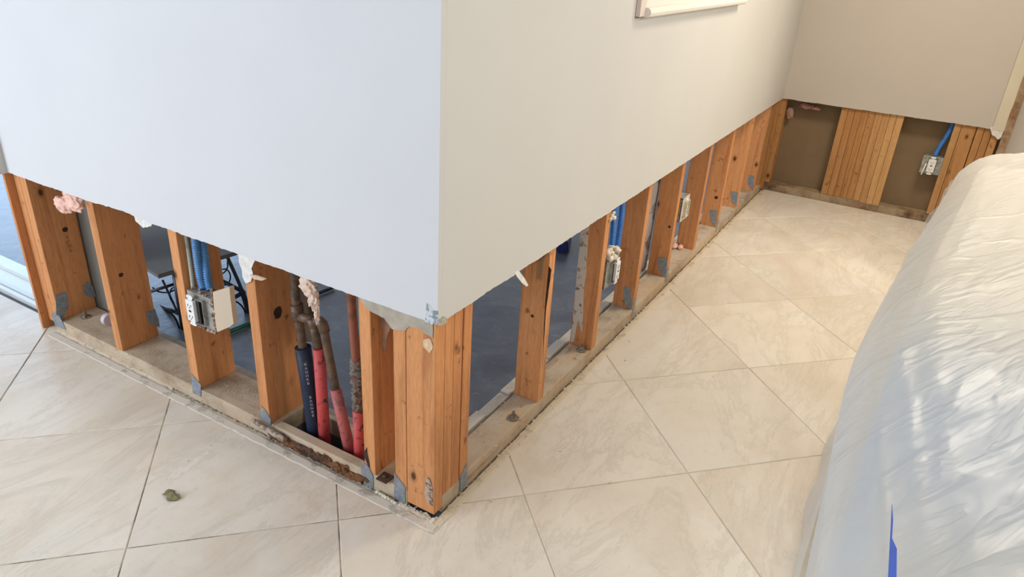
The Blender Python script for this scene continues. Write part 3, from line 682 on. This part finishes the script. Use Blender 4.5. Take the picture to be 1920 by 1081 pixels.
B0 = pz(598, 652); B1 = pz(608, 808); db = extend(B0, B1, -.088)
p2 = empty('pipe', (-.46, .085, -.09)); tag(p2, 'pipe in a red foam sleeve right beside the navy sleeve', 'pipe')
bm = bmesh.new(); add_tube(bm, [B0, B0.lerp(db, .4), db], [.0175, .0170, .018], 16); part('foam_sleeve', bm, M_red, p2)
bm = bmesh.new(); add_tube(bm, [pz(588, 600), pz(592, 625), B0 + Vector((0, 0, -.02))], .0135, 14); add_tube(bm, [pz(560, 592), pz(572, 596), pz(588, 600)], .0135, 12); add_tube(bm, [pz(586, 596), pz(590, 612)], .0165, 12)
part('copper_pipe', bm, M_copper, p2)
p3 = empty('pipe', (-.36, .085, -.09)); tag(p3, 'bare copper pipe bending over an elbow into a slanting red foam sleeve', 'pipe')
C0 = pz(606, 612); C1 = pz(629, 728); C2 = pz(653, 832); dc = extend(C1, C2, -.088)
bm = bmesh.new(); add_tube(bm, subdiv_path([pz(588, 601), pz(597, 603), C0, C0.lerp(C1, .3), C1 + Vector((.003, 0, -.02))], 6), .0125, 14); add_tube(bm, [pz(598, 600), pz(604, 606), pz(609, 622)], .0155, 14); part('copper_pipe', bm, M_copper, p3)
bm = bmesh.new(); add_tube(bm, [C1, C1.lerp(dc, .4), dc], [.0165, .0165, .0175], 16); part('foam_sleeve', bm, M_reddust, p3)
p4 = empty('pipe', (-.33, .085, -.09)); tag(p4, 'reddish copper pipe with grey lumpy joint, rightmost pipe, next to the stud', 'pipe')
D0 = pz(657, 545); D1 = pz(668, 683); D2 = pz(672, 768); D3 = pz(674, 842)
bm = bmesh.new(); add_tube(bm, [extend(D0, D1, .70), D0, D1, D2 + Vector((0, 0, -.02))], .0125, 14); part('copper_pipe', bm, M_copperred, p4)
bm = bmesh.new()
for i in range(6): lump(bm, D1.lerp(D2, i / 5.6) + Vector((random.uniform(-.003, .003), 0, 0)), (random.uniform(.0145, .018), .016, random.uniform(.012, .022)), 3, .7, 3.5, i)
lump(bm, pz(674, 700), (.016, .014, .014), 2, .5, 3, 20); part('sealant', bm, M_solder, p4)
bm = bmesh.new(); dd = extend(D2, D3, -.088); add_tube(bm, [D2, D2.lerp(dd, .5), dd], [.0165, .0165, .017], 16); part('foam_sleeve', bm, M_red, p4)
# brown bracket board behind pipes
bm = bmesh.new(); add_poly(bm, planar([(552, 520), (580, 522), (592, 540), (590, 640), (556, 640)], 1, .125, .002, 4), (0, .006, 0))
tag(obj('backing_board', bm, simple('grey_brown_board', (.12, .08, .05), .85, 0, .3, 20, .3)), 'small grey-brown board fixed behind the pipes', 'board')

# ------------------------------------------------------------------ insulation tufts
def tuft(parts, mat, label, amp=.35):
    bm = bmesh.new()
    for i, (c, r) in enumerate(parts): lump(bm, c, r, 4, amp, 3, i)
    for v in bm.verts: v.co += Vector((noise.noise(v.co * 130), noise.noise(v.co * 130 + Vector((5, 0, 0))), noise.noise(v.co * 130 + Vector((0, 9, 0))))) * .0022
    return tag(obj('insulation_tuft', bm, mat), label, 'insulation')
c = at(128, 384, 1, .012)
tuft([(at(120, 384, 1, .014), (.042, .018, .026)), (at(140, 380, 1, .014), (.042, .016, .030)), (at(131, 366, 1, .02), (.03, .014, .02))], M_pink, 'puff of pink insulation hanging out at the left end of the left wall')
tuft([(at(578, 537, 1, .03), (.028, .012, .026)), (at(588, 560, 1, .03), (.016, .010, .035)), (at(594, 584, 1, .03), (.008, .007, .034))], M_pale, 'pale pink wisp of insulation hanging over the copper pipes', .5)
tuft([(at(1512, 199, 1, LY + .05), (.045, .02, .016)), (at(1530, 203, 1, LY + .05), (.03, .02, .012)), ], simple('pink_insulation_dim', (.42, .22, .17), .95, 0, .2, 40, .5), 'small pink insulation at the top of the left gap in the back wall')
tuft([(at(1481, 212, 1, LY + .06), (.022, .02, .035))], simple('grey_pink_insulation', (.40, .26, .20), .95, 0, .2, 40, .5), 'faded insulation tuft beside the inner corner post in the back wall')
tuft([(at(1266, 461, 2, PT + .01), (.012, .025, .012)), (at(1276, 463, 2, PT + .01), (.012, .018, .012))], M_pink, 'small pink insulation scraps on the right sill plate under the beige ring')
c = at(197, 572, 1, .10)
bm = bmesh.new(); bmesh.ops.create_cone(bm, segments=28, radius1=.022, radius2=.022, depth=.02, cap_ends=True, matrix=Matrix.Translation((c.x - .002, .100, PT + .0225)) @ Matrix.Rotation(pi / 2, 4, 'Y'))
bmesh.ops.bevel(bm, geom=[e for e in bm.edges], offset=.0015, segments=2, affect='EDGES')
tag(obj('tape_roll', bm, simple('white_purple_roll', (.62, .55, .62), .5, 0, .1, 10)), 'small white roll on the left sill plate, half hidden behind a stud', 'roll')

# ------------------------------------------------------------------ things in the room behind
t = tag(empty('small_table', (-1.62, .42, -.011)), 'low table with grey top and black scrolled iron legs behind the left wall studs', 'table')
def tp(name, bm, m, label=None): return part(name, bm, m, t, label)
TZ = .25
bm = bmesh.new(); a = at(283, 527, 2, TZ); b = at(446, 478, 2, TZ); dx = (b - a).normalized(); pd = Vector((-1, 0, 0)); pd = (pd - dx * pd.dot(dx)).normalized()
a2 = a - dx * .02 + Vector((0, .0, 0)); a2 = a + dx * max(0, (.205 - a.y) / dx.y)
q = [a2, b, b + pd * .62, a2 + pd * .62]; add_poly(bm, q, (0, 0, .016)); bmesh.ops.bevel(bm, geom=bm.edges[:], offset=.002, segments=2, affect='EDGES'); tp('table_top', bm, M_tabletop)
legA = at(345, 616, 2, -.010); legB = at(466, 585, 2, -.010)
def bar(name, pts, r, seg=8): bm = bmesh.new(); add_tube(bm, pts, r, seg); return tp(name, bm, M_iron)
topA = Vector((legA.x + .002, legA.y - .0, TZ)); bar('leg', [legA, topA], .0125)
topB = b + pd * .03 - dx * .03; topB.z = TZ; bar('leg', subdiv_path([legB, legB.lerp(topB, .45) + Vector((.012, .0, .0)), topB], 5), [.0105] * 5 + [.007] * 6)
legC = legA + pd * .5; legD = legB + pd * .5
for l_ in (legC, legD): bar('leg', [l_, Vector((l_.x, l_.y, TZ))], .010)
bar('stretcher', [at(283, 546, 0, legA.x - .06), at(340, 528, 0, legA.x - .01)], .006)
bar('stretcher', [at(286, 565, 1, legA.y + .10), at(340, 590, 1, legA.y + .02)], .007)
bar('stretcher', [at(410, 522, 0, legB.x - .1), at(458, 548, 0, legB.x + .0)], .008)
bar('stretcher', [at(425, 565, 0, legB.x - .02), at(459, 546, 0, legB.x + .0)], .009)
bar('stretcher', [at(305, 525, 1, legA.y + .05), at(335, 590, 1, legA.y + .01)], .0045)
def arc(px, py, rx, ry, a0, a1, x): return subdiv_path([at(px + rx * cos(radians(k)), py + ry * sin(radians(k)), 0, x) for k in range(a0, a1 + 1, 20)], 2)
bar('scroll', arc(421, 519, 11, 15, -110, 90, legB.x - .08), .003); bar('scroll', arc(410, 496, 17, 18, -20, 80, legB.x - .08), .003)
bar('scroll', arc(430, 598, 32, 36, -85, 0, legB.x - .01), .0035)
bar('scroll', arc(309, 534, 24, 14, 20, 160, legA.x - .08), .003); bar('scroll', arc(332, 552, 14, 16, 120, 240, legA.x - .05), .003); bar('scroll', arc(300, 640, 40, 62, -80, -10, legA.x - .02), .004)
bm = bmesh.new(); add_tube(bm, [at(400, 634, 2, .0), at(500, 592, 2, .0)], .0095, 12); tag(obj('tube', bm, M_green), 'dark green tube lying on the blue-grey floor behind the left wall', 'tube')
bm = bmesh.new(); q = [at(x, y, 2, -.0105) for x, y in ((1042, 474), (1066, 476), (1072, 452), (1050, 445))]
add_poly(bm, q, (-.01, .0, .07)); bmesh.ops.bevel(bm, geom=bm.edges[:], offset=.008, segments=3, affect='EDGES')
tag(obj('storage_tub', bm, M_bluebag), 'small dark blue object on the grey floor behind the nearest right wall stud', 'tub')
bm = bmesh.new(); add_tube(bm, [at(590, 552, 2, .0), at(625, 538, 2, .0)], .008, 8); tag(obj('iron_bar', bm, M_iron), 'short black bar on the grey floor behind the pipes', 'bar')

# ------------------------------------------------------------------ framed panel on the right wall
fp = tag(empty('framed_panel', (.0, 1.57, 1.214)), 'cream framed panel mounted high on the right wall, top of the picture', 'panel')
bm = bmesh.new(); add_box(bm, (.0008, .984, 1.217), (.016, 1.03, 1.85), bev=.002); part('frame', bm, M_trimpink, fp, 'flat pinkish side strip')
bm = bmesh.new(); pts = []
prof = [(.0008, 1.214), (.026, 1.214), (.033, 1.219), (.036, 1.228), (.033, 1.237), (.026, 1.242), (.0008, 1.242)]
add_poly(bm, [(x, 1.022, z) for x, z in prof], (0, 1.146, 0)); part('frame', bm, M_trim, fp, 'rounded cream bottom rail')
bm = bmesh.new(); add_box(bm, (.0008, 2.13, 1.242), (.016, 2.168, 1.85), bev=.002); part('frame', bm, M_trim, fp)
bm = bmesh.new(); add_box(bm, (.0008, 1.03, 1.242), (.006, 2.13, 1.85)); part('panel', bm, paint('panel_white', (.74, .70, .66)), fp)
bm = bmesh.new(); add_box(bm, (.001, .986, 1.2145), (.014, 1.018, 1.2168)); part('exposed_wood', bm, wood('bare_wood', (.36, .2, .09), (.2, .1, .04)), fp)

# ------------------------------------------------------------------ furniture under plastic sheet
cf = tag(empty('covered_furniture', (1.3, .35, 0)), 'large piece of furniture wrapped in crinkled translucent plastic sheet at the right', 'covered furniture')
ED = [(.890, -.95), (.876, -.62), (.860, -.50), (.847, -.34), (.838, -.12), (.844, .06), (.868, .377), (.900, .737), (.938, 1.15), (.950, 1.30), (.968, 1.40), (1.01, 1.48), (1.09, 1.55), (1.2, 1.62), (1.45, 1.75), (1.75, 1.88)]
edge = subdiv_path([Vector((x, y, 0)) for x, y in ED], 10)
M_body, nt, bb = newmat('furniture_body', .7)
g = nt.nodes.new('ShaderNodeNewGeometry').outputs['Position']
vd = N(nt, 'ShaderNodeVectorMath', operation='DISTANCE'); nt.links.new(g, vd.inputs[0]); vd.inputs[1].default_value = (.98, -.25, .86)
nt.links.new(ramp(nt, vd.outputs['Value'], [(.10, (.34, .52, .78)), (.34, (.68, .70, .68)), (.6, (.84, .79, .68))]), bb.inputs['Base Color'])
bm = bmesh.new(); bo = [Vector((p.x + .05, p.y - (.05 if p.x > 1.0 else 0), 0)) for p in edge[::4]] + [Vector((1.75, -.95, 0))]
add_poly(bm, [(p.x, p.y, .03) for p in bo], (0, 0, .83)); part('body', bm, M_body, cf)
def film(name, alpha, col):
    m, nt, b = newmat(name, .37, 0, .5); b.inputs['Base Color'].default_value = (*col, 1)
    b.inputs['Coat Weight'].default_value = .12; b.inputs['Coat Roughness'].default_value = .12
    tr = nt.nodes.new('ShaderNodeBsdfTranslucent'); tr.inputs[0].default_value = (.85, .84, .80, 1)
    tp_ = nt.nodes.new('ShaderNodeBsdfTransparent'); m1 = nt.nodes.new('ShaderNodeMixShader'); m2 = nt.nodes.new('ShaderNodeMixShader')
    m1.inputs[0].default_value = .3; m2.inputs[0].default_value = alpha
    nt.links.new(b.outputs[0], m1.inputs[1]); nt.links.new(tr.outputs[0], m1.inputs[2]); nt.links.new(tp_.outputs[0], m2.inputs[1]); nt.links.new(m1.outputs[0], m2.inputs[2])
    nt.links.new(m2.outputs[0], nt.nodes['Material Output'].inputs[0])
    mp = nt.nodes.new('ShaderNodeMapping'); mp.inputs['Scale'].default_value = (2.4, .5, 1.0)
    m0 = nt.nodes.new('ShaderNodeMapping'); m0.inputs['Rotation'].default_value = (0, 0, .55); nt.links.new(g_pos(nt), m0.inputs[0]); nt.links.new(m0.outputs[0], mp.inputs[0])
    def crease(sc, dist):
        f = nz(nt, mp.outputs[0], sc, 3, .5, dist); return ramp(nt, f, [(.455, (0, 0, 0)), (.5, (1, 1, 1)), (.56, (0, 0, 0))])
    c1_ = crease(3.2, 1.2); c2_ = crease(9, .8); mm = mix(nt, .22, c1_, c2_)
    bump(nt, b, mm, .30, .008); return m
def g_pos(nt): return nt.nodes.new('ShaderNodeNewGeometry').outputs['Position']
M_film = film('plastic_film', .70, (.74, .73, .70)); M_film2 = film('plastic_film_thin', .45, (.80, .80, .80))
def ridge(v): return 1 - abs(v)
def top_h(x, y, d):
    "height of the draped sheet d metres inside the outline"
    z = .90 - .055 * math.exp(-d / .03) + .03 * min(1, d / .25)
    s = d + .05 * noise.noise(Vector((y * 1.3, x * 1.5, 3))) + .03 * y
    fade = math.exp(-max(0, d - .05) / .16) * (1 - math.exp(-d / .02))
    w1 = .5 + noise.noise(Vector((y * 2.1, d * 6, 11)))
    z += .0045 * fade * max(0, w1) * (ridge(sin(s * 38)) ** 2)
    z += .003 * fade * (ridge(sin(s * 97 + 2 * noise.noise(Vector((y * 3, 0, 4))))) ** 3)
    u = Vector((x * 5 - y * 1.4, y * 2.0 + x * 1.2, 0)); z += .006 * (ridge(noise.noise(u) * 1.7) - .5)
    u2 = Vector((x * 22 - y * 9, y * 5 + x * 3, 4)); z += .0028 * max(0, ridge(noise.noise(u2) * 2.2) - .55) * 2
    z += .018 * noise.noise(Vector((x * 2.0, y * 1.5, 8)))
    return z
bm = bmesh.new(); rows = []; NE = len(edge); inner = Vector((1.9, -.4, 0))
ds = [-1] * 0
for i, p in enumerate(edge):
    tg = (edge[min(i + 1, NE - 1)] - edge[max(i - 1, 0)]).normalized(); out = Vector((-tg.y, tg.x, 0))   # pointing away from the furniture
    if out.dot(p - Vector((1.4, .3, 0))) < 0: out = -out
    row = []
    fold = .012 * sin(i * .9) + .010 * noise.noise(Vector((i * .35, 0, 0)))
    for k in range(16):                       # skirt from the floor up
        t = k / 16; z = .004 + t * .84
        fl = -.055 * (1 - t) * min(1, max(0, (.75 - p.y) / .7)); q = p + out * (fold * (1 - t) * .6 - .012 * (1 - t) + fl) ; q.z = z; row.append(q)
    for k in range(90):                       # over the shoulder and inwards
        d = .9 * (k / 89) ** 1.6; tgt = Vector((1.80, min(p.y, 1.30) * .9 - .02, 0)); dirn = (tgt - p); dirn.z = 0
        L = dirn.length; q = p + dirn.normalized() * min(d * 1.15, L) ; q.z = top_h(q.x, q.y, d); row.append(q)
    rows.append([bm.verts.new(q) for q in row])
for i in range(NE - 1):
    for k in range(len(rows[0]) - 1):
        bm.faces.new((rows[i][k], rows[i + 1][k], rows[i + 1][k + 1], rows[i][k + 1]))
bmesh.ops.recalc_face_normals(bm, faces=bm.faces)
part('plastic_sheet', bm, M_film, cf); cf.children[-1].data.polygons.foreach_set('use_smooth', [True] * len(cf.children[-1].data.polygons))
# loose outer layer hanging down on the floor side
bm = bmesh.new(); rows = []
sub = [p for p in edge if .30 < p.y < 1.34 and p.x < .98]
for i, p in enumerate(sub):
    t0 = i / (len(sub) - 1); wv = sin(pi * t0) ** .7
    rows.append([bm.verts.new((p.x - wv * (.006 + (.045 + .08 * t0) * (1 - k / 12) ** 1.5) - .006 * sin(i * .8 + k * .2), p.y, .003 + .83 * k / 12)) for k in range(13)])
for i in range(len(sub) - 1):
    for k in range(12): bm.faces.new((rows[i][k], rows[i + 1][k], rows[i + 1][k + 1], rows[i][k + 1]))
o = part('plastic_sheet', bm, M_film2, cf, 'thin loose outer layer of clear plastic'); o.data.polygons.foreach_set('use_smooth', [True] * len(o.data.polygons))
bm = bmesh.new(); add_poly(bm, [at(x, y, 2, .922) for x, y in ((1672, 945), (1674, 975), (1672, 1010), (1681, 1030), (1680, 1100), (1664, 1100), (1668, 1020), (1670, 985))], (0, 0, .0012))
part('blue_tape', bm, M_tape, cf, 'narrow wedge of blue masking tape')

# ------------------------------------------------------------------ bits on the tiles
c = at(323, 930, 2, 0); bm = bmesh.new()
q = []
for k in range(16):
    a = 2 * pi * k / 16; r = .026 * (1 + .5 * noise.noise(Vector((cos(a) * 2, sin(a) * 2, 3)))) * (.55 if k in (3, 4, 11) else 1); q.append(c + Vector((cos(a) * r, sin(a) * r * .7, .003 + .006 * random.random())))
cv = bm.verts.new(c + Vector((.004, .002, .012))); vs = [bm.verts.new(p) for p in q]; b2v = [bm.verts.new(p + Vector((0, 0, -.0012))) for p in q]; cb = bm.verts.new(c + Vector((.004, .002, .0105)))
for k in range(16): bm.faces.new((cv, vs[k], vs[(k + 1) % 16])); bm.faces.new((cb, b2v[(k + 1) % 16], b2v[k])); bm.faces.new((vs[k], b2v[k], b2v[(k + 1) % 16], vs[(k + 1) % 16]))
tag(obj('dry_leaf', bm, M_leaf), 'curled dry greenish-brown leaf scrap on the tile left of the corner post', 'leaf')
for i, (px, py, s) in enumerate(((922, 939, .004), (1143, 905, .0055), (1022, 929, .0035), (1038, 765, .004), (1173, 675, .004), (1336, 705, .003), (1180, 640, .004), (1240, 500, .004), (352, 864, .003), (395, 835, .0025), (1050, 846, .003), (1204, 560, .003))):
    bm = bmesh.new(); p = at(px, py, 2, 0); lump(bm, p + Vector((0, 0, s * .45)), (s, s * 1.2, s * .6), 1, .6, 3, i, 0, False)
    tag(obj('plaster_crumb', bm, M_plaster), 'tiny pale crumb of plaster lying on a floor tile', 'crumb', 'crumbs on the tiles')
bm = bmesh.new(); p = at(722, 930, 1, .0); q = at(706, 920, 1, .0)
for i in range(7): lump(bm, at(708 + i * 5.5, 922 + i * 3.4, 2, .004), (.008, .006, .005), 1, .5, 3, i, 0, False)
tag(obj('plaster_scrap', bm, M_plaster), 'cream plaster scrap at the foot of the corner post, left of it', 'plaster scrap')
